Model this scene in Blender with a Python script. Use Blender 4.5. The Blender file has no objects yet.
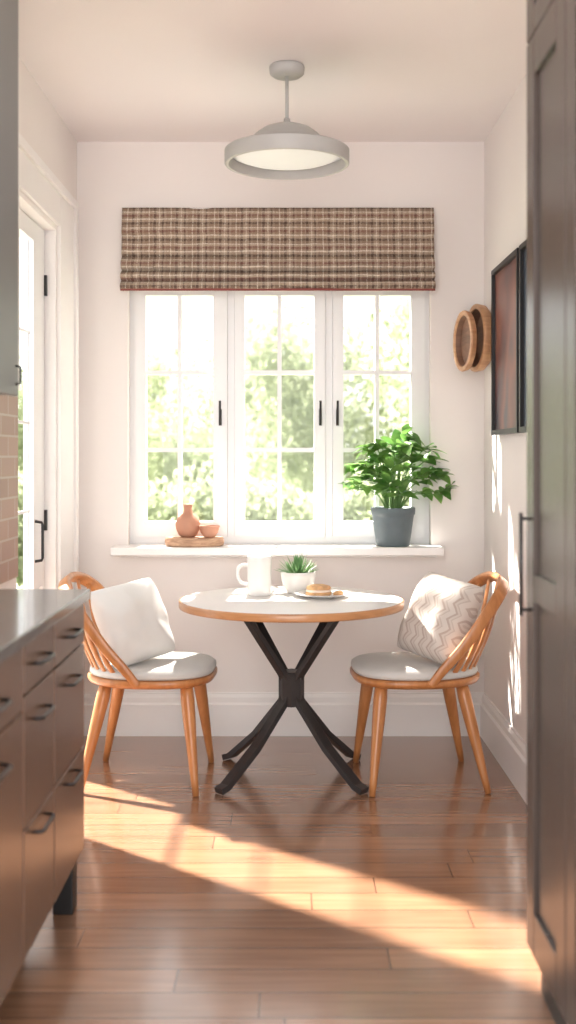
import bpy, bmesh, math, random
from mathutils import Vector, Matrix, Euler, noise
random.seed(7)
S = bpy.context.scene
COL = S.collection
F = 1134.0; CH = 1.356; HX = 290.0; HY = 455.0

# ------------------------------------------------------------ materials
def new_mat(name):
    m = bpy.data.materials.new(name); m.use_nodes = True
    nt = m.node_tree
    return m, nt, nt.nodes["Principled BSDF"]
def N(nt, t, **kw):
    n = nt.nodes.new(t)
    for k, v in kw.items(): setattr(n, k, v)
    return n
def ramp(nt, stops, interp='LINEAR'):
    r = nt.nodes.new('ShaderNodeValToRGB'); cr = r.color_ramp; cr.interpolation = interp
    while len(cr.elements) < len(stops): cr.elements.new(0.5)
    for e, (p, c) in zip(cr.elements, stops):
        e.position = p; e.color = (c[0], c[1], c[2], 1)
    return r
def coords(nt, scale=(1, 1, 1), which='Object'):
    tc = N(nt, 'ShaderNodeTexCoord'); mp = N(nt, 'ShaderNodeMapping')
    mp.inputs['Scale'].default_value = scale
    nt.links.new(tc.outputs[which], mp.inputs['Vector'])
    return mp.outputs['Vector']
def mth(nt, op, a, bb=None):
    n = N(nt, 'ShaderNodeMath', operation=op)
    for i, q in enumerate((a, bb)):
        if q is None: continue
        if isinstance(q, (int, float)): n.inputs[i].default_value = q
        else: nt.links.new(q, n.inputs[i])
    return n.outputs[0]
def mat(name, col, rough=0.5, metal=0.0, var=0.06, scale=8, bump=0.0, bscale=60, stretch=(1, 1, 1), spec=0.5, coat=0.0, emit=0, sheen=0, sub=0):
    m, nt, b = new_mat(name)
    v = coords(nt, stretch)
    nz = N(nt, 'ShaderNodeTexNoise'); nz.inputs['Scale'].default_value = scale; nz.inputs['Detail'].default_value = 5
    nt.links.new(v, nz.inputs['Vector'])
    lo = [max(0, c * (1 - var)) for c in col]; hi = [min(1, c * (1 + var)) for c in col]
    r = ramp(nt, [(0.3, lo), (0.7, hi)])
    nt.links.new(nz.outputs['Fac'], r.inputs['Fac'])
    nt.links.new(r.outputs['Color'], b.inputs['Base Color'])
    b.inputs['Roughness'].default_value = rough; b.inputs['Metallic'].default_value = metal
    b.inputs['Specular IOR Level'].default_value = spec
    b.inputs['Coat Weight'].default_value = coat
    b.inputs['Sheen Weight'].default_value = sheen
    if emit:
        nt.links.new(r.outputs['Color'], b.inputs['Emission Color']); b.inputs['Emission Strength'].default_value = emit
    if bump:
        n2 = N(nt, 'ShaderNodeTexNoise'); n2.inputs['Scale'].default_value = bscale; n2.inputs['Detail'].default_value = 3
        nt.links.new(v, n2.inputs['Vector'])
        bp = N(nt, 'ShaderNodeBump'); bp.inputs['Strength'].default_value = bump; bp.inputs['Distance'].default_value = 0.005
        nt.links.new(n2.outputs['Fac'], bp.inputs['Height']); nt.links.new(bp.outputs['Normal'], b.inputs['Normal'])
    return m

M_wall = mat('wall_paint', (0.80, 0.75, 0.72), 0.85, var=0.012, scale=2, bump=0.05, bscale=150)
M_ceil = mat('ceiling_paint', (0.815, 0.765, 0.755), 0.9, var=0.01, scale=2)
M_trim = mat('white_trim_paint', (0.83, 0.80, 0.78), 0.4, var=0.01)
M_win = mat('window_white_paint', (0.78, 0.77, 0.765), 0.35, var=0.01)
M_black = mat('black_metal', (0.03, 0.028, 0.028), 0.38, metal=0.6, var=0.1)
M_tleg = mat('charcoal_steel', (0.042, 0.038, 0.038), 0.42, metal=0.3, var=0.1)
M_cab = mat('copper_brown_satin_cabinet', (0.125, 0.066, 0.040), 0.27, var=0.01, scale=3, spec=0.5)
M_cab2 = mat('taupe_satin_tall_cabinet', (0.062, 0.044, 0.036), 0.27, var=0.01, scale=3, spec=0.4)
M_upper = mat('grey_upper_cabinet', (0.18, 0.18, 0.175), 0.45, var=0.02)
M_counter = mat('dark_stone_counter', (0.07, 0.062, 0.058), 0.18, var=0.12, scale=30, coat=0.15)
M_white = mat('white_ceramic', (0.80, 0.78, 0.75), 0.25, var=0.02, coat=0.3)
M_tabletop = mat('white_table_top', (0.80, 0.77, 0.74), 0.35, var=0.03, scale=4)
M_fabric = mat('white_linen', (0.74, 0.72, 0.69), 0.95, var=0.03, bump=0.4, bscale=260, sheen=0.2)
M_pad = mat('pale_grey_seat_fabric', (0.60, 0.58, 0.55), 0.95, var=0.04, bump=0.4, bscale=240, sheen=0.2)
M_terra = mat('terracotta', (0.52, 0.26, 0.17), 0.7, var=0.1, scale=12, bump=0.1)
M_pot = mat('slate_pot_glaze', (0.11, 0.14, 0.155), 0.5, var=0.12, scale=10)
M_soil = mat('soil', (0.06, 0.04, 0.03), 1.0, var=0.4, scale=60, bump=1, bscale=90)
M_lamp = mat('warm_grey_lamp_enamel', (0.43, 0.42, 0.405), 0.5, var=0.02)
M_diff = mat('lamp_diffuser', (0.80, 0.80, 0.81), 0.5, var=0.01, emit=0.10)
M_bun = mat('baked_crust', (0.66, 0.38, 0.18), 0.7, var=0.25, scale=40, bump=0.5)
M_fill = mat('cream_filling', (0.86, 0.72, 0.60), 0.6, var=0.05)
M_bark = mat('tree_bark', (0.30, 0.27, 0.21), 0.9, var=0.3, scale=6)
M_grass = mat('lawn', (0.24, 0.27, 0.16), 0.95, var=0.2, scale=0.8)

def wood(name, a, b_, rough=0.35, stretch=(3, 3, 30), coat=0.2):
    m, nt, b = new_mat(name)
    v = coords(nt, stretch)
    nz = N(nt, 'ShaderNodeTexNoise'); nz.inputs['Scale'].default_value = 2.2; nz.inputs['Detail'].default_value = 8; nz.inputs['Distortion'].default_value = 1.0
    nt.links.new(v, nz.inputs['Vector'])
    r = ramp(nt, [(0.3, a), (0.7, b_)]); nt.links.new(nz.outputs['Fac'], r.inputs['Fac'])
    nt.links.new(r.outputs['Color'], b.inputs['Base Color'])
    b.inputs['Roughness'].default_value = rough; b.inputs['Coat Weight'].default_value = coat
    return m
M_chair = wood('orange_oak', (0.40, 0.15, 0.045), (0.56, 0.235, 0.082), stretch=(12, 12, 2))
M_edge = wood('wood_edge', (0.42, 0.19, 0.075), (0.58, 0.29, 0.125), stretch=(3, 3, 20))
M_slab = wood('log_slice', (0.36, 0.20, 0.12), (0.58, 0.37, 0.24), rough=0.7, stretch=(10, 10, 40), coat=0)
M_bowlw = wood('turned_wood', (0.42, 0.21, 0.10), (0.60, 0.34, 0.18), rough=0.5, stretch=(20, 3, 3), coat=0.1)
M_bowld = wood('dark_turned_wood', (0.13, 0.065, 0.04), (0.24, 0.12, 0.07), rough=0.6, stretch=(20, 3, 3), coat=0.0)

def floor_mat():
    m, nt, b = new_mat('oak_plank_floor')
    tc = N(nt, 'ShaderNodeTexCoord'); sp = N(nt, 'ShaderNodeSeparateXYZ'); nt.links.new(tc.outputs['Object'], sp.inputs[0])
    RH = 0.13
    row = mth(nt, 'FLOOR', mth(nt, 'DIVIDE', sp.outputs['Y'], RH))
    wn = N(nt, 'ShaderNodeTexWhiteNoise', noise_dimensions='1D'); nt.links.new(row, wn.inputs['W'])
    xs = mth(nt, 'ADD', sp.outputs['X'], mth(nt, 'MULTIPLY', wn.outputs['Value'], 5.0))
    cb = N(nt, 'ShaderNodeCombineXYZ'); nt.links.new(xs, cb.inputs['X']); nt.links.new(sp.outputs['Y'], cb.inputs['Y'])
    br = N(nt, 'ShaderNodeTexBrick'); br.offset = 0.0; br.offset_frequency = 2
    br.inputs['Scale'].default_value = 1.0
    br.inputs['Brick Width'].default_value = 1.5; br.inputs['Row Height'].default_value = RH
    br.inputs['Mortar Size'].default_value = 0.0022; br.inputs['Mortar Smooth'].default_value = 0.2
    br.inputs['Bias'].default_value = 0.0
    br.inputs['Color1'].default_value = (0.34, 0.170, 0.094, 1)
    br.inputs['Color2'].default_value = (0.235, 0.117, 0.067, 1)
    br.inputs['Mortar'].default_value = (0.09, 0.045, 0.028, 1)
    nt.links.new(cb.outputs[0], br.inputs['Vector'])
    mp = N(nt, 'ShaderNodeMapping'); mp.inputs['Scale'].default_value = (1.1, 18, 1); nt.links.new(cb.outputs[0], mp.inputs['Vector'])
    nz = N(nt, 'ShaderNodeTexNoise'); nz.inputs['Scale'].default_value = 2.2; nz.inputs['Detail'].default_value = 6; nz.inputs['Distortion'].default_value = 0.4
    nt.links.new(mp.outputs[0], nz.inputs['Vector'])
    r = ramp(nt, [(0.25, (0.76, 0.73, 0.70)), (0.75, (1.16, 1.18, 1.20))])
    nt.links.new(nz.outputs['Fac'], r.inputs['Fac'])
    mx = N(nt, 'ShaderNodeMix', data_type='RGBA', blend_type='MULTIPLY'); mx.inputs['Factor'].default_value = 1
    nt.links.new(br.outputs['Color'], mx.inputs['A']); nt.links.new(r.outputs['Color'], mx.inputs['B'])
    nt.links.new(mx.outputs['Result'], b.inputs['Base Color'])
    b.inputs['Roughness'].default_value = 0.27
    bp = N(nt, 'ShaderNodeBump'); bp.inputs['Strength'].default_value = 0.2; bp.inputs['Distance'].default_value = 0.002; bp.invert = True
    nt.links.new(br.outputs['Fac'], bp.inputs['Height']); nt.links.new(bp.outputs['Normal'], b.inputs['Normal'])
    b.inputs['Specular IOR Level'].default_value = 0.65
    b.inputs['Coat Weight'].default_value = 0.8; b.inputs['Coat Roughness'].default_value = 0.15
    return m
M_floor = floor_mat()

def tile_mat():
    m, nt, b = new_mat('terracotta_wall_tile')
    tc = N(nt, 'ShaderNodeTexCoord'); sp = N(nt, 'ShaderNodeSeparateXYZ'); cb = N(nt, 'ShaderNodeCombineXYZ')
    nt.links.new(tc.outputs['Object'], sp.inputs[0])
    nt.links.new(sp.outputs['Y'], cb.inputs['X']); nt.links.new(sp.outputs['Z'], cb.inputs['Y'])
    br = N(nt, 'ShaderNodeTexBrick'); br.inputs['Scale'].default_value = 1
    br.inputs['Brick Width'].default_value = 0.2; br.inputs['Row Height'].default_value = 0.075; br.inputs['Mortar Size'].default_value = 0.004
    br.inputs['Color1'].default_value = (0.36, 0.21, 0.145, 1); br.inputs['Color2'].default_value = (0.30, 0.165, 0.115, 1); br.inputs['Mortar'].default_value = (0.42, 0.33, 0.28, 1)
    nt.links.new(cb.outputs[0], br.inputs['Vector']); nt.links.new(br.outputs['Color'], b.inputs['Base Color'])
    b.inputs['Roughness'].default_value = 0.4
    return m
M_tile = tile_mat()

def blind_mat():
    m, nt, b = new_mat('plaid_woven_fabric')
    tc = N(nt, 'ShaderNodeTexCoord'); sp = N(nt, 'ShaderNodeSeparateXYZ')
    n0 = N(nt, 'ShaderNodeTexNoise'); n0.inputs['Scale'].default_value = 12; nt.links.new(tc.outputs['Object'], n0.inputs['Vector'])
    va = N(nt, 'ShaderNodeVectorMath', operation='MULTIPLY_ADD'); va.inputs[1].default_value = (0.010, 0.010, 0.010)
    nt.links.new(n0.outputs['Color'], va.inputs[0]); nt.links.new(tc.outputs['Object'], va.inputs[2])
    nt.links.new(va.outputs[0], sp.inputs[0])
    def stripes(sock, period, stops):
        f = mth(nt, 'FRACT', mth(nt, 'DIVIDE', sock, period))
        r = ramp(nt, stops, 'CONSTANT'); nt.links.new(f, r.inputs['Fac']); return r.outputs['Color']
    tau = (0.27, 0.19, 0.135); cre = (0.72, 0.64, 0.53); brn = (0.09, 0.055, 0.04); red = (0.18, 0.075, 0.058); mid = (0.40, 0.31, 0.235)
    vx = stripes(sp.outputs['X'], 0.104, [(0, tau), (0.10, cre), (0.15, tau), (0.28, mid), (0.33, brn), (0.45, mid), (0.57, cre), (0.62, mid), (0.72, brn), (0.80, mid), (0.90, tau)])
    vz = stripes(sp.outputs['Z'], 0.078, [(0, tau), (0.10, brn), (0.26, mid), (0.40, cre), (0.48, tau), (0.60, red), (0.74, mid), (0.86, cre), (0.92, tau)])
    nz = N(nt, 'ShaderNodeTexNoise'); nz.inputs['Scale'].default_value = 130
    nt.links.new(tc.outputs['Object'], nz.inputs['Vector'])
    rr = ramp(nt, [(0.40, (0.35,) * 3), (0.60, (0.80,) * 3)]); nt.links.new(nz.outputs['Fac'], rr.inputs['Fac'])
    mx = N(nt, 'ShaderNodeMix', data_type='RGBA'); nt.links.new(rr.outputs['Color'], mx.inputs['Factor'])
    nt.links.new(vx, mx.inputs['A']); nt.links.new(vz, mx.inputs['B'])
    nt.links.new(mx.outputs['Result'], b.inputs['Base Color']); b.inputs['Roughness'].default_value = 0.95
    bp = N(nt, 'ShaderNodeBump'); bp.inputs['Strength'].default_value = 0.4; bp.inputs['Distance'].default_value = 0.003
    nt.links.new(nz.outputs['Fac'], bp.inputs['Height']); nt.links.new(bp.outputs['Normal'], b.inputs['Normal'])
    return m
M_blind = blind_mat()
M_bred = mat('dark_red_binding', (0.22, 0.06, 0.05), 0.9)

def pillow_pattern():
    m, nt, b = new_mat('zigzag_patterned_cotton')
    tc = N(nt, 'ShaderNodeTexCoord'); sp = N(nt, 'ShaderNodeSeparateXYZ'); nt.links.new(tc.outputs['Object'], sp.inputs[0])
    px = mth(nt, 'PINGPONG', mth(nt, 'ADD', sp.outputs['Y'], 5.0), 0.034)
    nz = N(nt, 'ShaderNodeTexNoise'); nz.inputs['Scale'].default_value = 10; nt.links.new(tc.outputs['Object'], nz.inputs['Vector'])
    s = mth(nt, 'ADD', mth(nt, 'ADD', mth(nt, 'MULTIPLY', px, 0.8), sp.outputs['X']), mth(nt, 'MULTIPLY', nz.outputs['Fac'], 0.035))
    fr = mth(nt, 'FRACT', mth(nt, 'DIVIDE', mth(nt, 'ADD', s, 5.0), 0.048))
    r = ramp(nt, [(0, (0.46, 0.38, 0.33)), (0.20, (0.59, 0.525, 0.475)), (0.40, (0.51, 0.44, 0.39)), (0.52, (0.62, 0.56, 0.51))], 'CONSTANT')
    nt.links.new(fr, r.inputs['Fac']); nt.links.new(r.outputs['Color'], b.inputs['Base Color'])
    b.inputs['Roughness'].default_value = 0.95; b.inputs['Sheen Weight'].default_value = 0.2
    return m
M_zig = pillow_pattern()

def leaf_mat(name, a, b_, trans=0.25, rough=0.4, sc_=9):
    m, nt, b = new_mat(name)
    v = coords(nt)
    nz = N(nt, 'ShaderNodeTexNoise'); nz.inputs['Scale'].default_value = sc_; nt.links.new(v, nz.inputs['Vector'])
    r = ramp(nt, [(0.35, a), (0.65, b_)]); nt.links.new(nz.outputs['Fac'], r.inputs['Fac'])
    nt.links.new(r.outputs['Color'], b.inputs['Base Color']); b.inputs['Roughness'].default_value = rough
    tr = N(nt, 'ShaderNodeBsdfTranslucent'); nt.links.new(r.outputs['Color'], tr.inputs['Color'])
    ms = N(nt, 'ShaderNodeMixShader'); ms.inputs[0].default_value = trans
    nt.links.new(b.outputs[0], ms.inputs[1]); nt.links.new(tr.outputs[0], ms.inputs[2])
    nt.links.new(ms.outputs[0], nt.nodes['Material Output'].inputs['Surface'])
    return m
M_leaf = leaf_mat('houseplant_leaf', (0.07, 0.19, 0.035), (0.22, 0.40, 0.10), trans=0.35)
M_stem = mat('green_stem', (0.14, 0.28, 0.08), 0.6)
M_succ = leaf_mat('succulent_leaf', (0.10, 0.21, 0.08), (0.24, 0.38, 0.16))
M_tree = leaf_mat('tree_foliage', (0.26, 0.30, 0.18), (0.33, 0.36, 0.24), trans=0.55, rough=1.0, sc_=1.5)

def glass_mat():
    m, nt, b = new_mat('clear_window_glass')
    tr = N(nt, 'ShaderNodeBsdfTransparent'); gl = N(nt, 'ShaderNodeBsdfGlossy'); gl.inputs['Roughness'].default_value = 0.02
    ms = N(nt, 'ShaderNodeMixShader'); ms.inputs[0].default_value = 0.012
    nz = N(nt, 'ShaderNodeTexNoise'); nz.inputs['Scale'].default_value = 1
    r = ramp(nt, [(0, (0.96, 0.97, 0.97)), (1, (1, 1, 1))]); nt.links.new(nz.outputs['Fac'], r.inputs['Fac']); nt.links.new(r.outputs['Color'], tr.inputs['Color'])
    nt.links.new(tr.outputs[0], ms.inputs[1]); nt.links.new(gl.outputs[0], ms.inputs[2])
    nt.links.new(ms.outputs[0], nt.nodes['Material Output'].inputs['Surface'])
    nt.nodes.remove(b)
    return m
M_glass = glass_mat()

def art_mat(name, stops, ang):
    m, nt, b = new_mat(name)
    tc = N(nt, 'ShaderNodeTexCoord'); mp = N(nt, 'ShaderNodeMapping'); mp.inputs['Rotation'].default_value = ang; mp.inputs['Scale'].default_value = (1, 1.3, 1.1)
    nt.links.new(tc.outputs['Object'], mp.inputs['Vector'])
    nz = N(nt, 'ShaderNodeTexNoise'); nz.inputs['Scale'].default_value = 2.2; nz.inputs['Detail'].default_value = 2
    nt.links.new(mp.outputs['Vector'], nz.inputs['Vector'])
    r = ramp(nt, stops); nt.links.new(nz.outputs['Fac'], r.inputs['Fac']); nt.links.new(r.outputs['Color'], b.inputs['Base Color'])
    b.inputs['Roughness'].default_value = 0.35
    return m
M_art1 = art_mat('abstract_red_print', [(0.3, (0.035, 0.035, 0.05)), (0.45, (0.14, 0.04, 0.035)), (0.58, (0.25, 0.09, 0.06)), (0.7, (0.07, 0.07, 0.09))], (0.3, 0, 0))
M_art2 = art_mat('abstract_blue_print', [(0.3, (0.03, 0.035, 0.05)), (0.5, (0.06, 0.08, 0.11)), (0.7, (0.10, 0.12, 0.15))], (0.8, 0, 0))

# ------------------------------------------------------------ helpers
def obj(name, me, parent=None, loc=(0, 0, 0), rot=(0, 0, 0), mats=None, smooth=False, bevel=0, subs=0, seg=2):
    if isinstance(me, bmesh.types.BMesh):
        bm = me; bmesh.ops.recalc_face_normals(bm, faces=bm.faces)
        me = bpy.data.meshes.new(name); bm.to_mesh(me); bm.free()
    o = bpy.data.objects.new(name, me); COL.objects.link(o)
    o.location = loc; o.rotation_euler = rot
    if parent: o.parent = parent
    if mats:
        for x in (mats if isinstance(mats, (list, tuple)) else [mats]): me.materials.append(x)
    if smooth:
        for p in me.polygons: p.use_smooth = True
    if bevel:
        md = o.modifiers.new('bevel', 'BEVEL'); md.width = bevel; md.segments = seg; md.limit_method = 'ANGLE'; md.angle_limit = 0.6
    if subs:
        md = o.modifiers.new('sub', 'SUBSURF'); md.levels = subs; md.render_levels = subs
    return o
def root(name, loc, label, cat, rot=(0, 0, 0), group=None):
    e = bpy.data.objects.new(name, None); COL.objects.link(e); e.location = loc; e.rotation_euler = rot; e.empty_display_size = 0.1
    e['label'] = label; e['category'] = cat
    if group: e['group'] = group
    return e
def struct(o, label, cat):
    o['kind'] = 'structure'; o['label'] = label; o['category'] = cat; return o
def bbox(bm, x0, x1, y0, y1, z0, z1, mi=0):
    vs = [bm.verts.new((x, y, z)) for x in (x0, x1) for y in (y0, y1) for z in (z0, z1)]
    for f in ((0, 1, 3, 2), (4, 6, 7, 5), (0, 4, 5, 1), (2, 3, 7, 6), (0, 2, 6, 4), (1, 5, 7, 3)):
        fc = bm.faces.new([vs[i] for i in f]); fc.material_index = mi
def boxes(name, lst, m, parent=None, bevel=0.0, loc=(0, 0, 0), rot=(0, 0, 0)):
    bm = bmesh.new()
    for b in lst: bbox(bm, *b)
    return obj(name, bm, parent, loc, rot, m, bevel=bevel)
def lathe(prof, n=40, cap0=True, cap1=True, sx=1, sy=1):
    bm = bmesh.new(); rings = []
    for r, z in prof:
        if r < 1e-5: rings.append([bm.verts.new((0, 0, z))])
        else: rings.append([bm.verts.new((r * sx * math.cos(2 * math.pi * i / n), r * sy * math.sin(2 * math.pi * i / n), z)) for i in range(n)])
    for a, b in zip(rings, rings[1:]):
        for i in range(n):
            j = (i + 1) % n
            if len(a) == 1 and len(b) == 1: continue
            if len(a) == 1: bm.faces.new((a[0], b[i], b[j]))
            elif len(b) == 1: bm.faces.new((a[i], a[j], b[0]))
            else: bm.faces.new((a[i], a[j], b[j], b[i]))
    if cap0 and len(rings[0]) > 1: bm.faces.new(rings[0])
    if cap1 and len(rings[-1]) > 1: bm.faces.new(rings[-1])
    return bm
def tube(pts, rad, n=10, bm=None, sec=None, closed=False, up=(0, 0, 1)):
    bm = bm or bmesh.new(); pts = [Vector(p) for p in pts]
    if not isinstance(rad, (list, tuple)): rad = [rad] * len(pts)
    if sec is None: sec = [(math.cos(2 * math.pi * i / n), math.sin(2 * math.pi * i / n)) for i in range(n)]
    rings = []; prev = None
    for i, p in enumerate(pts):
        if closed: t = pts[(i + 1) % len(pts)] - pts[i - 1]
        else: t = pts[min(i + 1, len(pts) - 1)] - pts[max(i - 1, 0)]
        t.normalize()
        if prev is None:
            a = Vector(up)
            if abs(a.dot(t)) > 0.95: a = Vector((1, 0, 0))
            u = (a - t * a.dot(t)).normalized()
        else: u = (prev - t * prev.dot(t)).normalized()
        prev = u; v = t.cross(u)
        rings.append([bm.verts.new(p + u * (s[0] * rad[i]) + v * (s[1] * rad[i])) for s in sec])
    k = len(sec); pairs = list(zip(rings, rings[1:]))
    if closed: pairs.append((rings[-1], rings[0]))
    for a, b in pairs:
        for i in range(k):
            j = (i + 1) % k; bm.faces.new((a[i], a[j], b[j], b[i]))
    if not closed: bm.faces.new(rings[0]); bm.faces.new(rings[-1])
    return bm
def catmull(P, n=8):
    P = [Vector(p) for p in P]; out = []
    for i in range(len(P) - 1):
        p0 = P[max(i - 1, 0)]; p1 = P[i]; p2 = P[i + 1]; p3 = P[min(i + 2, len(P) - 1)]
        for k in range(n):
            t = k / n
            out.append(0.5 * ((2 * p1) + (p2 - p0) * t + (2 * p0 - 5 * p1 + 4 * p2 - p3) * t * t + (3 * p1 - p0 - 3 * p2 + p3) * t ** 3))
    out.append(P[-1]); return out
def copy_tree(o, parent=None):
    c = o.copy(); COL.objects.link(c)
    if parent is not None: c.parent = parent
    for ch in list(o.children): copy_tree(ch, c)
    return c

XL, XR, YB, ZC = -1.031, 0.94, 5.49, 2.872
YF = 2.0
# ------------------------------------------------------------ room shell
struct(boxes('floor', [(-1.6, 1.6, -0.6, 5.66, -0.1, 0)], M_floor), 'warm oak plank floor with satin sheen', 'floor')
struct(boxes('ceiling', [(XL - 0.12, XR + 0.12, 2.7, 5.66, ZC, ZC + 0.12)], M_ceil), 'plain off-white painted ceiling', 'ceiling')
WX0, WX1, WZ0, WZ1 = -0.785, 0.682, 0.90, 2.20
struct(boxes('wall_back', [(XL - 0.12, WX0, YB, 5.66, 0, ZC), (WX1, XR + 0.12, YB, 5.66, 0, ZC), (WX0, WX1, YB, 5.66, 0, WZ0), (WX0, WX1, YB, 5.66, WZ1, ZC)], M_wall), 'pale warm white wall around a casement window', 'wall')
DY0, DY1, DZ = 4.26, 5.02, 2.37
struct(boxes('wall_left', [(XL - 0.12, XL, YF, DY0, 0, ZC), (XL - 0.12, XL, DY1, YB, 0, ZC), (XL - 0.12, XL, DY0, DY1, DZ, ZC)], M_wall), 'pale warm white wall around a glazed door', 'wall')
struct(boxes('wall_right', [(XR, XR + 0.12, YF, YB, 0, ZC)], M_wall), 'pale warm white wall with framed pictures', 'wall')
def baseboard(name, p0, p1, nrm, label):
    bm = bmesh.new(); pr = [(0, 0), (0.022, 0), (0.022, 0.15), (0.014, 0.16), (0.014, 0.185), (0.008, 0.2), (0.008, 0.208), (0, 0.208)]; A = []; B = []
    for d, z in pr:
        A.append(bm.verts.new((p0[0] + nrm[0] * d, p0[1] + nrm[1] * d, z))); B.append(bm.verts.new((p1[0] + nrm[0] * d, p1[1] + nrm[1] * d, z)))
    for i in range(len(pr)):
        j = (i + 1) % len(pr); bm.faces.new((A[i], A[j], B[j], B[i]))
    bm.faces.new(A); bm.faces.new(B)
    struct(obj(name, bm, mats=M_trim), label, 'baseboard')
baseboard('baseboard_back', (XL, YB), (XR, YB), (0, -1), 'tall white moulded baseboard under the window')
baseboard('baseboard_right', (XR, 2.92), (XR, YB - 0.022), (-1, 0), 'tall white moulded baseboard along the picture wall')
struct(boxes('trim_1', [(-0.845, 0.725, 5.335, YB, 0.882, 0.92), (WX0, WX1, YB, 5.555, 0.902, 0.92), (-0.825, 0.705, 5.455, YB, 0.862, 0.882)], M_trim, bevel=0.004), 'white painted window sill board', 'windowsill')

# ------------------------------------------------------------ window
win = root('window_1', (0, 5.60, 0.92), 'white three-light casement window with glazing bars', 'window'); struct(win, win['label'], 'window')
def wx(px): return (px - 290) / 202.5
def wz(py): return 1.356 - (py - 455) / 202.5 - 0.92
ZT_ = WZ1 - 0.92; zA, zB = 0.034, wz(288)
cols = [(WX0, wx(137)), (wx(228), wx(235)), (wx(325), wx(332)), (wx(424), WX1)]
fr = [(a, b_, -0.04, 0.04, zA, zB) for a, b_ in cols] + [(WX0, WX1, -0.04, 0.04, -0.018, zA), (WX0, WX1, -0.04, 0.04, zB, ZT_)]
boxes('window_frame', fr, M_win, win)
for (a, b_, c0, c1, hpx) in ((137, 228, 147, 214, 221), (235, 325, 245, 314, 320), (332, 424, 343, 410, 337)):
    x0, x1, g0, g1 = wx(a) + 0.0012, wx(b_) - 0.0012, wx(c0), wx(c1)
    zb, zt, gb, gt = zA + 0.0012, zB - 0.0012, wz(521), wz(297)
    L = [(x0, g0, -0.052, 0.02, zb, zt), (g1, x1, -0.052, 0.02, zb, zt), (g0, g1, -0.052, 0.02, zb, gb), (g0, g1, -0.052, 0.02, gt, zt)]
    xm = (g0 + g1) / 2; bw = 0.0105
    L += [(xm - bw, xm + bw, -0.042, 0.012, gb, gt)]
    for py in (373, 450):
        L += [(g0, xm - bw, -0.040, 0.010, wz(py) - bw, wz(py) + bw), (xm + bw, g1, -0.040, 0.010, wz(py) - bw, wz(py) + bw)]
    sash = boxes('window_sash', L, M_win, win)
    boxes('window_glass', [(g0 - 0.002, g1 + 0.002, -0.008, -0.004, gb - 0.002, gt + 0.002)], M_glass, sash)
    hx = wx(hpx); bm = bmesh.new()
    bbox(bm, hx - 0.007, hx + 0.007, -0.060, -0.052, 0.58, 0.66)
    tube([(hx, -0.06, 0.585), (hx, -0.085, 0.585), (hx, -0.09, 0.60), (hx, -0.088, 0.70)], 0.0055, 8, bm)
    h = obj('window_handle', bm, sash, mats=M_black, smooth=False); h['label'] = 'black window handle'

# ------------------------------------------------------------ door
dr = root('door_1', (XL - 0.07, 0, 0), 'white glazed door with black pull handle', 'door'); struct(dr, dr['label'], 'door')
a0, a1 = DY0 + 0.02, DY1 - 0.035
gy0, gy1 = 4.315, 4.775
gyl = 4.945  # lower pane, unseen behind the worktop, added to widen the sun stripe
gzs = (0.08, 0.772, 0.786, 2.26)
T0, T1 = -0.022, 0.022
L = [(T0, T1, a0, gy0, 0.01, 2.34), (T0, T1, gyl, a1, 0.01, 2.34), (T0, T1, gy1, gyl, gzs[2], 2.34), (T0, T1, gy0, gyl, 0.01, gzs[0]), (-0.007, 0.007, gy0, gyl, gzs[1], gzs[2]), (T0, T1, gy0, gy1, gzs[3], 2.34)]
for z in (1.12, 1.49, 1.87): L.append((-0.005, 0.005, gy0, gy1, z - 0.006, z + 0.006))
leafd = boxes('door_leaf', L, M_win, dr, bevel=0.001)
boxes('door_glass', [(-0.002, 0.002, gy0, gy1, gzs[0], gzs[3]), (-0.002, 0.002, gy1, gyl, gzs[0], gzs[1])], M_glass, leafd)
bm = bmesh.new()
hy_ = 4.80
tube([(T1, hy_, 1.075), (T1 + 0.028, hy_, 1.07), (T1 + 0.032, hy_, 1.06), (T1 + 0.032, hy_, 0.92), (T1 + 0.028, hy_, 0.91), (T1, hy_, 0.905)], 0.006, 8, bm)
obj('door_handle', bm, leafd, mats=M_black)['label'] = 'black pull handle'
for z in (0.3, 1.07, 2.1):
    boxes('hinge', [(T1 - 0.002, T1 + 0.012, a1 - 0.012, a1 + 0.004, z - 0.045, z + 0.045)], M_black, dr)
bm = bmesh.new()
bbox(bm, XL, XL + 0.016, DY1, DY1 + 0.30, 0, DZ + 0.14); bbox(bm, XL, XL + 0.030, DY1 + 0.30, DY1 + 0.36, 0, DZ + 0.18)
bbox(bm, XL, XL + 0.0155, 4.12, DY1, DZ, DZ + 0.14); bbox(bm, XL, XL + 0.0295, 4.12, DY1 + 0.30, DZ + 0.14, DZ + 0.18)
bbox(bm, XL, XL + 0.016, 4.19, DY0, 1.6, DZ)
bbox(bm, XL - 0.12, XL, DY1 - 0.03, DY1 - 0.0005, 0, DZ - 0.0005); bbox(bm, XL - 0.12, XL, DY0 + 0.0005, DY0 + 0.015, 0, DZ - 0.0005); bbox(bm, XL - 0.12, XL, DY0 + 0.015, DY1 - 0.03, DZ - 0.025, DZ - 0.0005)
struct(obj('trim_2', bm, mats=M_trim, bevel=0.002), 'white flat door casing with raised outer edge', 'door frame')
struct(boxes('trim_3', [(XL, XL + 0.012, 2.1, 4.25, 0.90, 1.58)], M_tile), 'terracotta coloured tiled backsplash above the worktop', 'backsplash')

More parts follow.
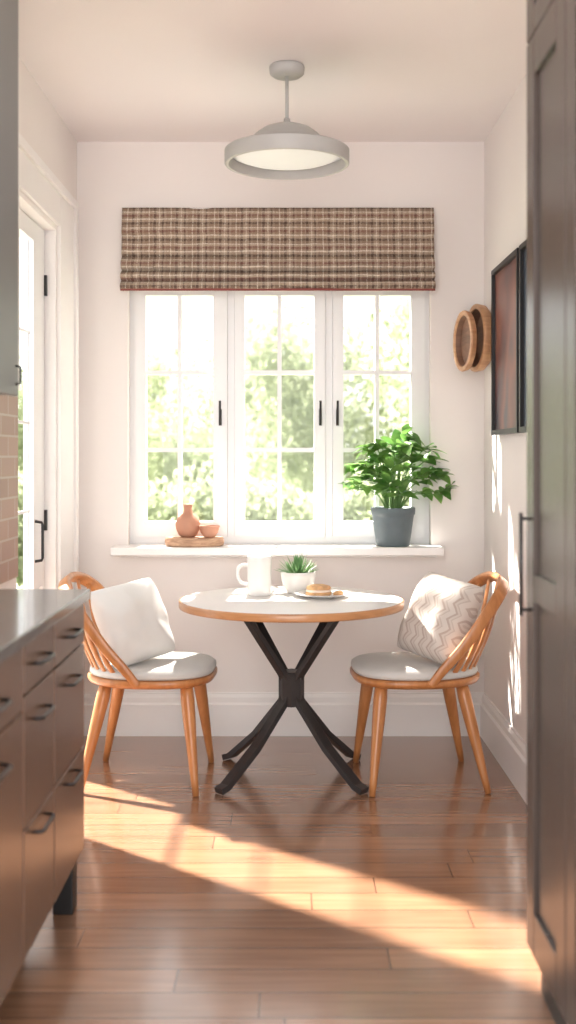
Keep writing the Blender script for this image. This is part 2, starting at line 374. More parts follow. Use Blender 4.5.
# ------------------------------------------------------------ kitchen base cabinets
CX = -0.62; CTOP = 0.918
def pull(parent, x, y, z, ln=0.14, sgn=1):
    bm = bmesh.new()
    tube([(x - 0.002 * sgn, y - ln / 2, z), (x + 0.018 * sgn, y - ln / 2 + 0.003, z - 0.001), (x + 0.022 * sgn, y - ln / 2 + 0.012, z - 0.002), (x + 0.022 * sgn, y + ln / 2 - 0.012, z - 0.002), (x + 0.018 * sgn, y + ln / 2 - 0.003, z - 0.001), (x - 0.002 * sgn, y + ln / 2, z)], 0.005, 8, bm)
    o = obj('handle', bm, parent, mats=M_black, smooth=True); o['label'] = 'black slim metal pull'
units = [(2.985, 3.42, 3, 'brown base cabinet with three drawers, near the door'), (2.64, 2.98, 3, 'brown base cabinet with three drawers, between two others'), (2.10, 2.635, 2, 'brown base cabinet with drawer and tall drawer below')]
for (y0, y1, nd, lab) in units:
    r = root('base_cabinet', ((XL + CX) / 2, (y0 + y1) / 2, 0), lab, 'cabinet', group='kitchen base cabinets')
    ox, oy = (XL + CX) / 2, (y0 + y1) / 2
    boxes('body', [(XL + 0.002 - ox, CX - 0.022 - ox, y0 - oy, y1 - oy, 0.165, CTOP)], M_cab, r, bevel=0.002)
    if y1 > 3.4:
        for lx in (CX - 0.05, XL + 0.06):
            boxes('leg', [(lx - 0.03 - ox, lx + 0.03 - ox, y1 - 0.08 - oy, y1 - 0.01 - oy, 0, 0.165)], M_black, r, bevel=0.004)
    boxes('plinth', [(XL + 0.03 - ox, CX - 0.16 - ox, y0 - oy, y1 - 0.09 - oy if y1 > 3.4 else y1 - oy, 0, 0.165)], M_black, r)
    zs = [CTOP - 0.004, 0.792, 0.48, 0.17] if nd == 3 else [CTOP - 0.004, 0.76, 0.17]
    hz = [0.853, 0.72, 0.446] if nd == 3 else [0.83, 0.69]
    for i in range(len(zs) - 1):
        d = boxes('drawer', [(CX - 0.021 - ox, CX - ox, y0 + 0.003 - oy, y1 - 0.003 - oy, zs[i + 1] + 0.003, zs[i] - 0.003)], M_cab, r, bevel=0.003)
        pull(d, CX - ox, 0.0, hz[i])
ct = boxes('countertop', [(XL + 0.013, CX + 0.015, 2.05, 3.44, CTOP + 0.0005, 0.95)], M_counter, bevel=0.004)
ct['label'] = 'dark polished stone worktop over the drawers'; ct['category'] = 'countertop'
UX = -0.818
r = root('wall_cabinet', (XL, 3.0, 1.537), 'grey upper kitchen cabinet on the tiled wall', 'cabinet')
boxes('body', [(0.013, UX - XL - 0.02, -0.95, 0.42, 0, 1.2)], M_upper, r, bevel=0.003)
for (y0, y1) in ((0.0, 0.417), (-0.45, -0.004), (-0.947, -0.454)):
    d = boxes('door', [(UX - XL - 0.019, UX - XL, y0, y1, -0.004, 1.197)], M_upper, r, bevel=0.003)
    bm = bmesh.new(); yy = y1 - 0.035
    tube([(UX - XL - 0.002, yy, 0.03), (UX - XL + 0.014, yy, 0.033), (UX - XL + 0.014, yy, 0.082), (UX - XL - 0.002, yy, 0.085)], 0.004, 8, bm)
    obj('handle', bm, d, mats=M_black)

# ------------------------------------------------------------ tall cabinet
TX = 0.604
r = root('tall_cabinet', (XR, 2.5, 0), 'tall dark taupe panelled kitchen cabinet with dark handle', 'cabinet')
def tx(x): return x - XR
boxes('body', [(tx(TX + 0.022), -0.002, -0.42, 0.40, 0.10, 2.75)], M_cab2, r, bevel=0.003)
boxes('plinth', [(tx(TX + 0.03), -0.024, -0.42, 0.36, 0, 0.10)], M_black, r)
def panel_door(y0, y1, z0, z1, rails, parent):
    bm = bmesh.new(); st = 0.085
    x0, x1 = tx(TX), tx(TX + 0.021)
    bbox(bm, x0, x1, y0, y0 + st, z0, z1); bbox(bm, x0, x1, y1 - st, y1, z0, z1)
    for (a, b_) in rails: bbox(bm, x0, x1, y0 + st, y1 - st, a, b_)
    bbox(bm, x0 + 0.010, x1, y0 + st, y1 - st, z0 + 0.01, z1 - 0.01)
    return obj('door', bm, parent, mats=M_cab2, bevel=0.003)
for k, (y0, y1) in enumerate(((-0.01, 0.397), (-0.417, -0.016))):
    d = panel_door(y0, y1, 0.11, 2.40, [(0.11, 0.22), (0.99, 1.06), (2.30, 2.40)], r)
    d2 = panel_door(y0, y1, 2.405, 2.745, [(2.405, 2.47), (2.68, 2.745)], r)
    hy = y1 - 0.03 if k == 0 else y0 + 0.03
    bm = bmesh.new(); hx = tx(TX)
    tube([(hx - 0.020, hy, 0.95), (hx - 0.020, hy, 1.21)], 0.005, 10, bm)
    for z in (0.965, 1.195): tube([(hx - 0.020, hy, z), (hx + 0.001, hy, z)], 0.0045, 8, bm)
    obj('handle', bm, d, mats=M_tleg, smooth=True)['label'] = 'dark vertical bar handle'

# ------------------------------------------------------------ roman blind
bl = root('roman_blind', (-0.058, 5.485, 2.145), 'brown plaid woven roman blind above the window', 'blind')
hw = 0.748
prof = [(-0.042, 0.398), (-0.046, 0.37), (-0.050, 0.34), (-0.060, 0.300), (-0.064, 0.278), (-0.054, 0.266), (-0.044, 0.262), (-0.052, 0.245), (-0.060, 0.215), (-0.064, 0.185), (-0.056, 0.170), (-0.048, 0.165), (-0.060, 0.155),
        (-0.082, 0.135), (-0.092, 0.118), (-0.086, 0.102), (-0.052, 0.094), (-0.070, 0.088), (-0.098, 0.076), (-0.106, 0.064), (-0.098, 0.052), (-0.062, 0.045), (-0.084, 0.039), (-0.112, 0.026), (-0.117, 0.012), (-0.104, 0.001), (-0.075, -0.002)]
bm = bmesh.new(); rows = []; nx = 80
for i in range(nx + 1):
    x = -hw + 2 * hw * i / nx
    rows.append([bm.verts.new((x, y + 0.005 * noise.noise(Vector((x * 4, z * 8, 0))), z + (0.008 * noise.noise(Vector((x * 3.0, z * 14, 3))) if z < 0.30 else 0))) for y, z in prof])
for a, b_ in zip(rows, rows[1:]):
    for j in range(len(prof) - 1): bm.faces.new((a[j], a[j + 1], b_[j + 1], b_[j]))
fb = obj('fabric', bm, bl, mats=M_blind, smooth=True)
md = fb.modifiers.new('s', 'SOLIDIFY'); md.thickness = 0.003
boxes('headrail', [(-hw + 0.002, hw - 0.002, -0.040, 0.004, 0.362, 0.397)], M_trim, bl)
boxes('bottom_binding', [(-hw, hw, -0.104, -0.092, -0.008, 0.002)], M_bred, bl)['label'] = 'dark red fabric edge'
for sx in (-1, 1):
    bm = bmesh.new()
    vs = [bm.verts.new((sx * (hw - 0.001), y, z)) for y, z in prof] + [bm.verts.new((sx * (hw - 0.001), 0.0, 0.002)), bm.verts.new((sx * (hw - 0.001), 0.0, 0.397))]
    bm.faces.new(vs); obj('side_return', bm, bl, mats=M_blind)

# ------------------------------------------------------------ pendant lamp
pl = root('pendant_lamp', (-0.012, 4.42, ZC), 'grey enamel dish pendant lamp hanging from the ceiling', 'lamp')
obj('canopy', lathe([(0, 0), (0.066, 0), (0.069, -0.006), (0.067, -0.030), (0.055, -0.040), (0, -0.041)], 40), pl, mats=M_lamp, smooth=True, bevel=0)
obj('rod', tube([(0, 0, -0.04), (0, 0, -0.24)], 0.0065, 12), pl, mats=M_lamp, smooth=True)
obj('collar', lathe([(0, -0.205), (0.012, -0.206), (0.014, -0.230), (0.03, -0.242), (0, -0.244)], 24), pl, mats=M_lamp, smooth=True)
R = 0.243
sh = lathe([(0.02, -0.232), (0.06, -0.235), (0.095, -0.248), (0.125, -0.270), (0.145, -0.296), (0.18, -0.310), (0.225, -0.322), (R - 0.006, -0.326), (R, -0.331), (R, -0.381), (R - 0.003, -0.385), (R - 0.014, -0.385), (R - 0.017, -0.381), (R - 0.024, -0.34), (0.03, -0.33)], 72)
o = obj('lamp_shade', sh, pl, mats=M_lamp, smooth=True)
md = o.modifiers.new('e', 'EDGE_SPLIT'); md.split_angle = math.radians(42)
obj('diffuser', lathe([(R - 0.023, -0.345), (R - 0.05, -0.356), (0.17, -0.364), (0.10, -0.369), (0.0, -0.371)], 60, cap0=True), pl, mats=M_diff, smooth=True)

# ------------------------------------------------------------ table
tb = root('dining_table', (0.006, 4.79, 0), 'round white-topped table with wood rim and crossed dark metal legs', 'table')
RT = 0.47
obj('table_top', lathe([(0, 0.722), (RT - 0.004, 0.722), (RT - 0.004, 0.748), (RT - 0.007, 0.75), (0, 0.75)], 96), tb, mats=M_tabletop)
obj('table_rim', lathe([(RT - 0.0035, 0.719), (RT + 0.002, 0.717), (RT + 0.004, 0.722), (RT + 0.004, 0.744), (RT + 0.001, 0.7485), (RT - 0.0035, 0.7485)], 96, False, False), tb, mats=M_edge, smooth=True)['label'] = 'orange wood edge band'
sec = [(-1.0, -0.50), (1.0, -0.50), (1.0, 0.50), (-1.0, 0.50)]
for a in (42, 138, 222, 318):
    c, s = math.cos(math.radians(a)), math.sin(math.radians(a))
    up = [(c * q, s * q, z) for q, z in ((0.020, 0.375), (0.047, 0.435), (0.262, 0.7115))]
    obj('upper_strut', tube(up, [0.023, 0.023, 0.020], sec=sec, up=(-s, c, 0)), tb, mats=M_tleg, bevel=0.0015)
    dn = [(c * q, s * q, z) for q, z in ((0.020, 0.375), (0.047, 0.315), (0.20, 0.150), (0.355, 0.026), (0.392, 0.0135))]
    obj('leg', tube(dn, [0.023, 0.023, 0.024, 0.025, 0.025], sec=sec, up=(-s, c, 0)), tb, mats=M_tleg, bevel=0.0015)
obj('hub', lathe([(0, 0.30), (0.048, 0.30), (0.054, 0.307), (0.054, 0.436), (0.048, 0.445), (0, 0.445)], 8), tb, mats=M_tleg)
obj('mounting_plate', lathe([(0, 0.712), (0.30, 0.712), (0.30, 0.7215), (0, 0.7215)], 48), tb, mats=M_tleg)

# ------------------------------------------------------------ chairs
def seat_outline(n, sx, sy, off=0):
    pts = []
    for i in range(n):
        t = 2 * math.pi * i / n; c, s = math.cos(t), math.sin(t)
        e = 0.72
        x = math.copysign(abs(c) ** e, c) * sx; y = math.copysign(abs(s) ** e, s) * sy
        if x < 0: y *= (1 - 0.16 * (abs(x) / sx) ** 2)
        pts.append((x + off, y))
    return pts
def slab(prof, n, off=0):
    bm = bmesh.new(); rings = []
    for sx, sy, z in prof: rings.append([bm.verts.new((x, y, z)) for x, y in seat_outline(n, sx, sy, off)])
    for a, b_ in zip(rings, rings[1:]):
        for i in range(n):
            j = (i + 1) % n; bm.faces.new((a[i], a[j], b_[j], b_[i]))
    bm.faces.new(rings[0]); bm.faces.new(rings[-1]); return bm
def build_chair(loc, rotz, label):
    r = root('dining_chair', loc, label, 'chair', (0, 0, rotz), group='dining chairs at the round table')
    obj('seat', slab([(0.240, 0.230, 0.418), (0.258, 0.248, 0.424), (0.266, 0.256, 0.436), (0.266, 0.256, 0.448), (0.260, 0.250, 0.453)], 64, 0.01), r, mats=M_chair, smooth=True)
    obj('seat_pad', slab([(0.240, 0.230, 0.4535), (0.256, 0.245, 0.457), (0.260, 0.249, 0.467), (0.258, 0.247, 0.480), (0.244, 0.233, 0.490), (0.20, 0.19, 0.496), (0.10, 0.09, 0.498)], 64, 0.012), r, mats=M_pad, smooth=True)['label'] = 'pale grey upholstered seat pad'
    for (tx_, ty_, fx, fy) in ((0.175, -0.17, 0.225, -0.255), (0.175, 0.17, 0.225, 0.255), (-0.155, -0.16, -0.245, -0.245), (-0.155, 0.16, -0.245, 0.245)):
        P = [Vector((tx_, ty_, 0.425)).lerp(Vector((fx, fy, 0.0)), t) for t in (0, 0.12, 0.35, 0.6, 0.85, 1.0)]
        P[-1].z = 0.002
        obj('leg', tube(P, [0.025, 0.0285, 0.0255, 0.0205, 0.0155, 0.0130], 14), r, mats=M_chair, smooth=True)
    half = [(-0.01, -0.250, 0.435), (-0.060, -0.258, 0.50), (-0.140, -0.264, 0.59), (-0.220, -0.258, 0.695), (-0.285, -0.222, 0.775), (-0.332, -0.14, 0.823), (-0.347, 0, 0.838)]
    full = half + [(x, -y, z) for x, y, z in reversed(half[:-1])]
    hp = catmull(full, 8)
    secr = [(1.35, 0.50), (1.0, 0.72), (-1.0, 0.72), (-1.35, 0.50), (-1.35, -0.50), (-1.0, -0.72), (1.0, -0.72), (1.35, -0.50)]
    n = len(hp); rad = [0.0115 + 0.007 * math.sin(math.pi * i / (n - 1)) for i in range(n)]
    back = obj('backrest', tube(hp, rad, sec=secr, up=(0.3, 0, 1)), r, mats=M_chair, smooth=True)
    k = 11
    for i in range(k):
        u = i / (k - 1)
        idx = int(round((0.20 + 0.60 * u) * (n - 1))); top = hp[idx]
        ang = math.radians(-74 + 148 * u)
        bx = -0.04 - 0.185 * math.cos(ang); by = 0.20 * math.sin(ang) / math.sin(math.radians(74)) * 1.02
        bot = Vector((bx, by, 0.44)); mid = bot.lerp(top, 0.5) + Vector((-0.012, 0, 0))
        tang = Vector((math.sin(ang), math.cos(ang), 0))
        ssec = [(1.5 * math.cos(2 * math.pi * q / 10), 0.65 * math.sin(2 * math.pi * q / 10)) for q in range(10)]
        obj('spindle', tube(catmull([bot, mid, top], 5), [0.0070, 0.0075, 0.008, 0.0085, 0.009, 0.009, 0.009, 0.0085, 0.008, 0.0075, 0.007], sec=ssec, up=tang), back, mats=M_chair, smooth=True)
    return r
ch = build_chair((-0.585, 4.765, 0), math.radians(-3), 'orange wood spindle-back chair with grey pad and white pillow')
c2 = copy_tree(ch); c2.location = (0.532, 4.765, 0); c2.rotation_euler = (0, 0, math.radians(180 + 4)); c2['label'] = 'orange wood spindle-back chair with grey pad and patterned pillow'

# ------------------------------------------------------------ pillows
def pillow(name, label, m, lateral, upv, centre, w=0.36, h=0.36, t=0.075):
    n = 32; bm = bmesh.new(); grids = []
    for sgn in (1, -1):
        g = []
        for i in range(n + 1):
            row = []
            for j in range(n + 1):
                u = -math.cos(math.pi * i / n); v = -math.cos(math.pi * j / n)
                u = u * 0.5 + (-1 + 2 * i / n) * 0.5; v = v * 0.5 + (-1 + 2 * j / n) * 0.5
                cr = 1 - 0.055 * (abs(u) * abs(v)) ** 4
                x = u * w / 2 * (1 - 0.045 * (1 - abs(v) ** 2.2) * abs(u) ** 3) * cr
                y = v * h / 2 * (1 - 0.045 * (1 - abs(u) ** 2.2) * abs(v) ** 3) * cr
                a = max(0, 1 - abs(u) ** 2.8); b_ = max(0, 1 - abs(v) ** 2.8)
                z = sgn * t * (a * b_) ** 0.5
                if 0 < i < n and 0 < j < n:
                    z += sgn * 0.014 * noise.noise(Vector((u * 2.2 + sgn * 5, v * 2.2, 1.7))) * (a * b_) ** 0.3
                    z += sgn * 0.006 * math.sin(7 * math.atan2(v, u) + 1.0) * (u * u + v * v) * (a * b_) ** 0.3
                row.append((x, y, z))
            g.append(row)
        grids.append(g)
    idx = {}
    def V(s, i, j):
        edge = i in (0, n) or j in (0, n)
        key = (0 if edge else s, i, j)
        if key not in idx: idx[key] = bm.verts.new(grids[s][i][j])
        return idx[key]
    for s in (0, 1):
        for i in range(n):
            for j in range(n):
                bm.faces.new((V(s, i, j), V(s, i + 1, j), V(s, i + 1, j + 1), V(s, i, j + 1)))
    o = obj(name, bm, mats=m, smooth=True)
    lx = Vector(lateral).normalized(); uy = Vector(upv); uy = (uy - lx * uy.dot(lx)).normalized(); nz = lx.cross(uy)
    M = Matrix((lx, uy, nz)).transposed().to_4x4(); M.translation = Vector(centre); o.matrix_world = M
    o['label'] = label; o['category'] = 'pillow'
    return o
pillow('throw_pillow', 'plain white linen pillow leaning on the chair back', M_fabric, (0.62, 0.70, 0.10), (-0.40, 0.10, 0.88), (-0.650, 4.70, 0.664), 0.335, 0.345, 0.088)
pillow('throw_pillow', 'beige zigzag patterned pillow leaning on the chair back', M_zig, (0.60, -0.72, -0.14), (0.44, 0.10, 0.88), (0.622, 4.70, 0.680), 0.33, 0.365, 0.088)

# ------------------------------------------------------------ table items
ZT = 0.7502
mg = root('mug', (-0.132, 4.90, ZT), 'tall white ceramic mug with handle on the table', 'mug')
obj('body', lathe([(0, 0.0), (0.046, 0.0), (0.051, 0.004), (0.0525, 0.05), (0.0515, 0.10), (0.053, 0.160), (0.0545, 0.168), (0.052, 0.169), (0.049, 0.160), (0.048, 0.05), (0.045, 0.012), (0, 0.010)], 48), mg, mats=M_white, smooth=True)
obj('handle', tube(catmull([(-0.049, 0, 0.128), (-0.075, -0.004, 0.130), (-0.093, -0.008, 0.112), (-0.093, -0.008, 0.08), (-0.078, -0.004, 0.055), (-0.05, 0, 0.048)], 6), 0.0075, 10), mg, mats=M_white, smooth=True)

sc = root('potted_succulent', (0.036, 4.985, ZT), 'small spiky green succulent in a white bowl pot', 'plant')
obj('pot', lathe([(0, 0), (0.045, 0), (0.052, 0.004), (0.068, 0.035), (0.076, 0.07), (0.0775, 0.092), (0.075, 0.094), (0.071, 0.088), (0.06, 0.08), (0, 0.078)], 48), sc, mats=M_white, smooth=True)
obj('soil', lathe([(0, 0.0785), (0.066, 0.0785), (0.06, 0.085), (0, 0.088)], 32), sc, mats=M_soil)
def leaf(bm, base, d, length, width, droop=0.3, fold=0.25, rows=7, side=None):
    d = Vector(d).normalized(); up = Vector((0, 0, 1))
    s = side if side is not None else d.cross(up)
    if s.length < 0.05: s = Vector((1, 0, 0))
    s = s.normalized(); nrm = s.cross(d).normalized()
    if nrm.z < 0 and side is None: nrm = -nrm
    prev = None; base = Vector(base)
    for i in range(rows + 1):
        t = i / rows
        w = width * (math.sin(math.pi * (t ** 0.75)) ** 0.85 if 0 < t < 1 else 0.02)
        c = base + d * (length * t) - up * (droop * length * t * t)
        l = bm.verts.new(c - s * w / 2 + nrm * w * fold); m_ = bm.verts.new(c); rr = bm.verts.new(c + s * w / 2 + nrm * w * fold)
        if prev:
            bm.faces.new((prev[0], prev[1], m_, l)); bm.faces.new((prev[1], prev[2], rr, m_))
        prev = (l, m_, rr)
bm = bmesh.new()
for i in range(110):
    a = random.uniform(0, 2 * math.pi); e = math.radians(random.uniform(12, 88)); L_ = random.uniform(0.06, 0.088)
    d = (math.cos(a) * math.cos(e), math.sin(a) * math.cos(e), math.sin(e)); rb = 0.04 * math.cos(e)
    leaf(bm, (math.cos(a) * rb, math.sin(a) * rb, 0.082), d, L_, 0.009, droop=-0.08, fold=0.35, rows=4)
obj('foliage', bm, sc, mats=M_succ, smooth=True)

pt = root('plate', (0.135, 4.83, ZT), 'small white plate holding pastries on the table', 'plate')
obj('dish', lathe([(0, 0), (0.055, 0), (0.06, 0.004), (0.09, 0.010), (0.118, 0.017), (0.120, 0.0195), (0.116, 0.020), (0.088, 0.0135), (0.06, 0.008), (0, 0.0075)], 64), pt, mats=M_white, smooth=True)
ps = root('pastry', (0.122, 4.835, ZT + 0.0078), 'round filled golden biscuit on the plate', 'pastry')
obj('crust', lathe([(0, 0), (0.045, 0.0), (0.053, 0.005), (0.053, 0.012), (0.049, 0.0155), (0, 0.016)], 32, sx=1.05), ps, mats=M_bun, smooth=True)
obj('filling', lathe([(0, 0.016), (0.050, 0.016), (0.052, 0.021), (0.048, 0.026), (0, 0.026)], 32, sx=1.05), ps, mats=M_fill, smooth=True)
obj('lid', lathe([(0, 0.026), (0.047, 0.026), (0.051, 0.031), (0.046, 0.040), (0.025, 0.046), (0, 0.047)], 32, sx=1.05), ps, mats=M_bun, smooth=True)
ps = obj('biscuit', lathe([(0, 0), (0.018, 0.0), (0.022, 0.004), (0.021, 0.012), (0.012, 0.017), (0, 0.018)], 24), None, (0.205, 4.80, ZT + 0.0135), (0.03, -0.14, 0), M_bun, smooth=True)
ps['label'] = 'small golden biscuit at the plate edge'; ps['category'] = 'biscuit'

# ------------------------------------------------------------ sill items
ZS = 0.9203
def sillx(px, Y): return (px - HX) / F * Y
YS = 5.445
tr = obj('serving_board', lathe([(0, 0), (0.132, 0), (0.140, 0.006), (0.142, 0.02), (0.140, 0.036), (0.134, 0.042), (0, 0.042)], 56, sx=1.0, sy=0.72), None, (sillx(194.5, YS), YS, ZS), (0, 0, 0), M_slab, smooth=False)
tr['label'] = 'thick oval rustic wood slice on the window sill'; tr['category'] = 'board'
zb = ZS + 0.0422
vs = root('vase', (sillx(188, YS), YS, zb), 'small round terracotta vase on the wood slice', 'vase')
obj('body', lathe([(0, 0), (0.032, 0), (0.045, 0.012), (0.057, 0.038), (0.060, 0.062), (0.053, 0.088), (0.036, 0.106), (0.022, 0.117), (0.0195, 0.135), (0.0215, 0.150), (0.026, 0.156), (0.023, 0.158), (0.017, 0.150), (0.015, 0.12), (0, 0.115)], 48), vs, mats=M_terra, smooth=True)
bwl = obj('bowl', lathe([(0, 0), (0.022, 0), (0.026, 0.004), (0.042, 0.024), (0.0495, 0.050), (0.051, 0.056), (0.048, 0.057), (0.040, 0.032), (0.022, 0.010), (0, 0.009)], 48), None, (vs.location.x + 0.105, YS - 0.035, zb), (0, 0, 0), M_terra, smooth=True)
bwl['label'] = 'small terracotta bowl beside the vase'; bwl['category'] = 'bowl'

pp = root('potted_plant', (sillx(393, 5.44), 5.442, ZS), 'leafy green houseplant in a slate grey pot on the sill', 'plant')
obj('pot', lathe([(0, 0), (0.074, 0), (0.079, 0.004), (0.088, 0.06), (0.098, 0.135), (0.101, 0.150), (0.1055, 0.152), (0.1065, 0.182), (0.104, 0.185), (0.099, 0.182), (0.096, 0.165), (0, 0.163)], 56), pp, mats=M_pot, smooth=True)
obj('soil', lathe([(0, 0.1635), (0.094, 0.1635), (0.08, 0.172), (0, 0.176)], 32), pp, mats=M_soil)
bs = bmesh.new(); bf = bmesh.new()
rnd = random.Random(4)
NS = 30
for i in range(NS):
    a = 2 * math.pi * i / NS * 3.0 + (i // (NS // 3)) * 0.3 + rnd.uniform(-0.25, 0.25); ring = i / (NS - 1)
    reach = 0.03 + 0.135 * math.sqrt(ring); hgt = 0.43 - 0.33 * ring + rnd.uniform(-0.03, 0.03)
    ex = math.cos(a) * reach * 1.25 + 0.015; ey = math.sin(a) * reach * (0.25 if math.sin(a) > 0 else 0.85)
    b0 = Vector((math.cos(a) * 0.03, math.sin(a) * 0.03 * 0.7, 0.17))
    e0 = Vector((ex, ey, 0.16 + hgt * 0.84))
    m0 = b0.lerp(e0, 0.55) + Vector((-ex * 0.15, -ey * 0.2, 0.03))
    P = catmull([b0, m0, e0, e0 + Vector((ex * 0.20, ey * 0.12, 0.012))], 6)
    tube(P, [0.004 - 0.0025 * k / (len(P) - 1) for k in range(len(P))], 6, bs)
    for q in range(3):
        k = int(len(P) * (0.46 + 0.20 * q)); k = min(k, len(P) - 2); p = P[k]; tg = (P[k + 1] - P[k - 1]).normalized()
        for sgn in (-1, 1):
            sd = tg.cross(Vector((0, 0, 1)));
            if sd.length < 0.1: sd = Vector((math.cos(a + 1.57), math.sin(a + 1.57), 0))
            sd.normalize(); d = (tg * 0.5 + sd * sgn * 0.85 + Vector((0, 0, rnd.uniform(-0.15, 0.35))))
            d.y *= 0.55 if (p.y + d.y * 0.1) > 0.02 else 1
            tw = (d.cross(Vector((0, 0, 1))).normalized() + Vector((0, 0, rnd.uniform(-0.7, 0.7))))
            leaf(bf, p, d, rnd.uniform(0.085, 0.115), rnd.uniform(0.048, 0.062), droop=rnd.uniform(0.1, 0.5), fold=0.10, side=tw)
    d = (P[-1] - P[-4]).normalized(); d.y *= 0.6
    leaf(bf, P[-1], d, 0.10, 0.055, droop=0.25, fold=0.10)
for v in bf.verts:
    if v.co.y > 0.05: v.co.y = 0.05 + (v.co.y - 0.05) * 0.1
    if v.co.z < 0.13: v.co.z = 0.13 + (v.co.z - 0.13) * 0.3
    dx = v.co.x - 0.02
    if abs(dx) > 0.25: v.co.x = 0.02 + math.copysign(0.25 + (abs(dx) - 0.25) * 0.5, dx)
obj('stems', bs, pp, mats=M_stem, smooth=True)
obj('foliage', bf, pp, mats=M_leaf, smooth=True)

# ------------------------------------------------------------ wall art
def picture(y0, y1, z0, z1, art, label):
    yc, zc = (y0 + y1) / 2, (z0 + z1) / 2; hy, hz = (y1 - y0) / 2, (z1 - z0) / 2
    r = root('framed_picture', (XR, yc, zc), label, 'picture', group='framed pictures')
    fw = 0.022; x0, x1 = -0.034, -0.001
    boxes('frame', [(x0, x1, -hy, -hy + fw, -hz, hz), (x0, x1, hy - fw, hy, -hz, hz), (x0, x1, -hy + fw, hy - fw, -hz, -hz + fw), (x0, x1, -hy + fw, hy - fw, hz - fw, hz)], M_black, r, bevel=0.002)
    boxes('artwork', [(-0.018, -0.003, -hy + fw, hy - fw, -hz + fw, hz - fw)], art, r)
picture(4.53, 5.11, 1.445, 2.185, M_art1, 'black framed abstract print in dark red tones')
picture(3.95, 4.49, 1.445, 2.185, M_art2, 'black framed abstract print in dark blue tones')
def hung(x, y, z, Rr, label, dep, tilt, body):
    prof_ = [(0, 0), (Rr * 0.55, 0), (Rr * 0.8, 0.006), (Rr * 0.96, dep * 0.45), (Rr, dep), (Rr - 0.003, dep + 0.006), (Rr - 0.022, dep + 0.006), (Rr - 0.025, dep), (Rr * 0.78, dep * 0.35), (Rr * 0.6, 0.012), (0, 0.011)]
    r = obj('wall_bowl', lathe(prof_, 56), None, (x, y, z), (0, math.radians(-90), math.radians(tilt)), [body, M_bowld], smooth=True)
    for p in r.data.polygons:
        if p.index >= 56 * 7: p.material_index = 1
    md = r.modifiers.new('e', 'EDGE_SPLIT'); md.split_angle = math.radians(40)
    r['label'] = label; r['category'] = 'bowl'; r['group'] = 'wooden bowls hung on the wall'
    return r
hung(XR - 0.018, 5.28, 1.90, 0.158, 'light turned wood bowl hung on the wall', 0.060, 8, M_bowlw)
hung(XR - 0.100, 5.27, 1.885, 0.142, 'dark rimmed turned wood bowl hung in front of another', 0.036, 9, M_bowlw)

# ------------------------------------------------------------ outside
g = boxes('lawn', [(-30, 30, 5.8, 60, -0.7, -0.6)], M_grass); g['label'] = 'sunlit green lawn outside the window'; g['category'] = 'lawn'; g['kind'] = 'stuff'
def crown_mesh(seed, n, blobs, size):
    rn = random.Random(seed); bm = bmesh.new()
    for _ in range(n):
        c, rr = rn.choice(blobs)
        d = Vector((rn.gauss(0, 1), rn.gauss(0, 1), rn.gauss(0, 1))).normalized() * rr * (rn.random() ** 0.35)
        p = Vector(c) + d; s = rn.uniform(0.6, 1.2) * size
        q = Euler((rn.uniform(0, 6.3), rn.uniform(0, 6.3), rn.uniform(0, 6.3))).to_matrix()
        vs = [bm.verts.new(p + q @ Vector(v) * s) for v in ((-0.5, 0, 0), (0, -0.3, 0.05), (0.5, 0, 0), (0, 0.3, 0.05))]
        bm.faces.new(vs)
    me = bpy.data.meshes.new('crown'); bm.to_mesh(me); bm.free(); me.materials.append(M_tree); return me
rn = random.Random(5)
crowns = []
for sd in (1, 2):
    bl_ = []
    for _ in range(18):
        bl_.append(((rn.uniform(-1.3, 1.3), rn.uniform(-1.2, 1.2), rn.uniform(1.6, 4.4)), rn.uniform(0.7, 1.1)))
    crowns.append(crown_mesh(sd, 11000, bl_, 0.15))
tm = tube([(0, 0, 0.01), (0.05, 0, 1.0), (-0.05, 0.05, 2.2), (0.1, 0, 3.4)], [0.17, 0.13, 0.10, 0.05], 10)
tme = bpy.data.meshes.new('trunk'); tm.to_mesh(tme); tm.free(); tme.materials.append(M_bark)
for (x, y, s, k) in ((-4.9, 21, 0.80, 0), (-1.9, 18.0, 0.62, 1), (0.55, 21.0, 0.90, 0), (3.1, 17.0, 1.0, 1), (4.8, 28, 1.3, 0), (-0.9, 28, 1.1, 1), (-4.6, 32, 1.0, 0), (-10.5, 29, 0.9, 1), (8.5, 22, 1.1, 1)):
    r = root('tree', (x, y, -0.59), 'pale sunlit leafy garden tree outside the window', 'tree', (0, 0, rn.uniform(0, 6)), group='garden trees'); r.scale = (s, s, s)
    o = bpy.data.objects.new('trunk', tme); COL.objects.link(o); o.parent = r
    o = bpy.data.objects.new('crown', crowns[k]); COL.objects.link(o); o.parent = r
rh = [((rn.uniform(-6, 6), rn.uniform(-0.3, 0.3), rn.uniform(0.5, 1.40)), 0.52) for _ in range(140)]
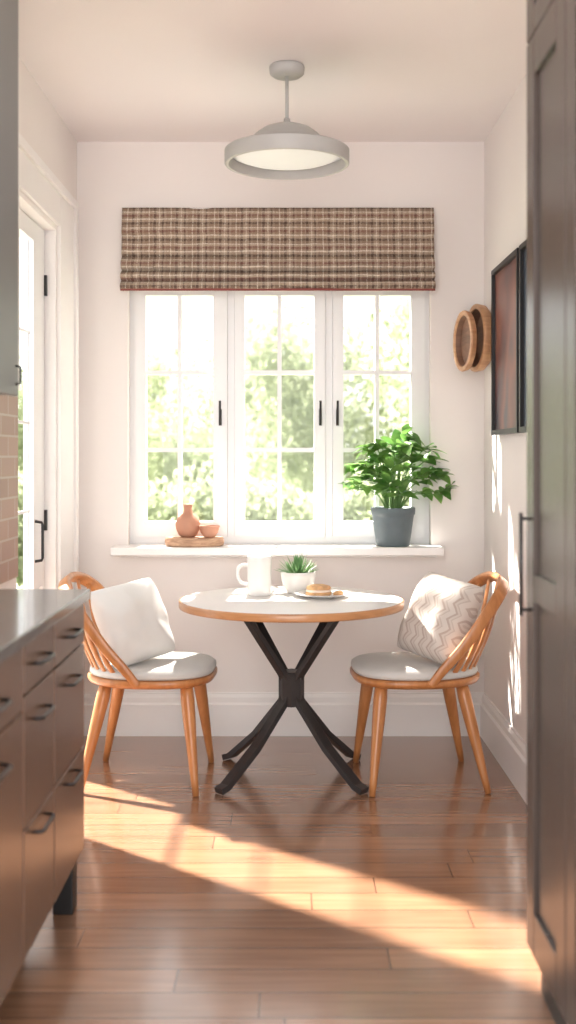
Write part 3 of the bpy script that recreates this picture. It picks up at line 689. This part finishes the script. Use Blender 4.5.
h = bpy.data.objects.new('hedge', crown_mesh(9, 34000, rh, 0.12)); COL.objects.link(h); h.location = (0, 14.2, -0.55)
h['label'] = 'pale green garden hedge beyond the window'; h['category'] = 'hedge'; h['kind'] = 'stuff'

# ------------------------------------------------------------ light
def sun(name, d, e, ang, col):
    sd = bpy.data.lights.new(name, 'SUN'); sd.energy = e; sd.color = col; sd.angle = math.radians(ang)
    so = bpy.data.objects.new(name, sd); COL.objects.link(so); so.location = (-6, 10, 8)
    so.rotation_euler = Vector(d).to_track_quat('-Z', 'Y').to_euler()
sun('sun', (0.77, -0.64, -0.86), 36, 2.2, (1.0, 0.94, 0.86))
sun('added_second_sun', (-0.03, -0.66, -1.0), 15, 1.2, (1.0, 0.94, 0.86))  # second sun lamp, added to throw light pools through the window
ad = bpy.data.lights.new('added_fill_light', 'AREA'); ad.shape = 'RECTANGLE'; ad.size = 3.0; ad.size_y = 2.4; ad.energy = 122; ad.color = (1, 0.985, 0.97)  # area lamp added behind the camera as soft room fill
ao = bpy.data.objects.new('added_fill_light', ad); COL.objects.link(ao); ao.location = (0, -1.2, 1.7)
ao.rotation_euler = (Vector((0, 4.6, 1.9)) - Vector((0, -1.2, 1.7))).to_track_quat('-Z', 'Y').to_euler()
w = bpy.data.worlds.new('World'); S.world = w; w.use_nodes = True
bg = w.node_tree.nodes['Background']; bg.inputs[0].default_value = (0.97, 0.985, 1.0, 1); bg.inputs[1].default_value = 2.5

cam = bpy.data.cameras.new('camera'); co = bpy.data.objects.new('camera', cam); COL.objects.link(co)
co.location = (0, 0, CH); co.rotation_euler = (math.radians(90), 0, 0)
cam.sensor_width = 36; cam.sensor_height = 36; cam.sensor_fit = 'AUTO'; cam.lens = 36 * F / 1024
cam.shift_x = (288 - HX) / 1024; cam.shift_y = -(512 - HY) / 1024
cam.dof.use_dof = True; cam.dof.focus_distance = 4.9; cam.dof.aperture_fstop = 1.8
cam.clip_end = 200
S.camera = co
S.view_settings.view_transform = 'Standard'
S.view_settings.exposure = 0.0
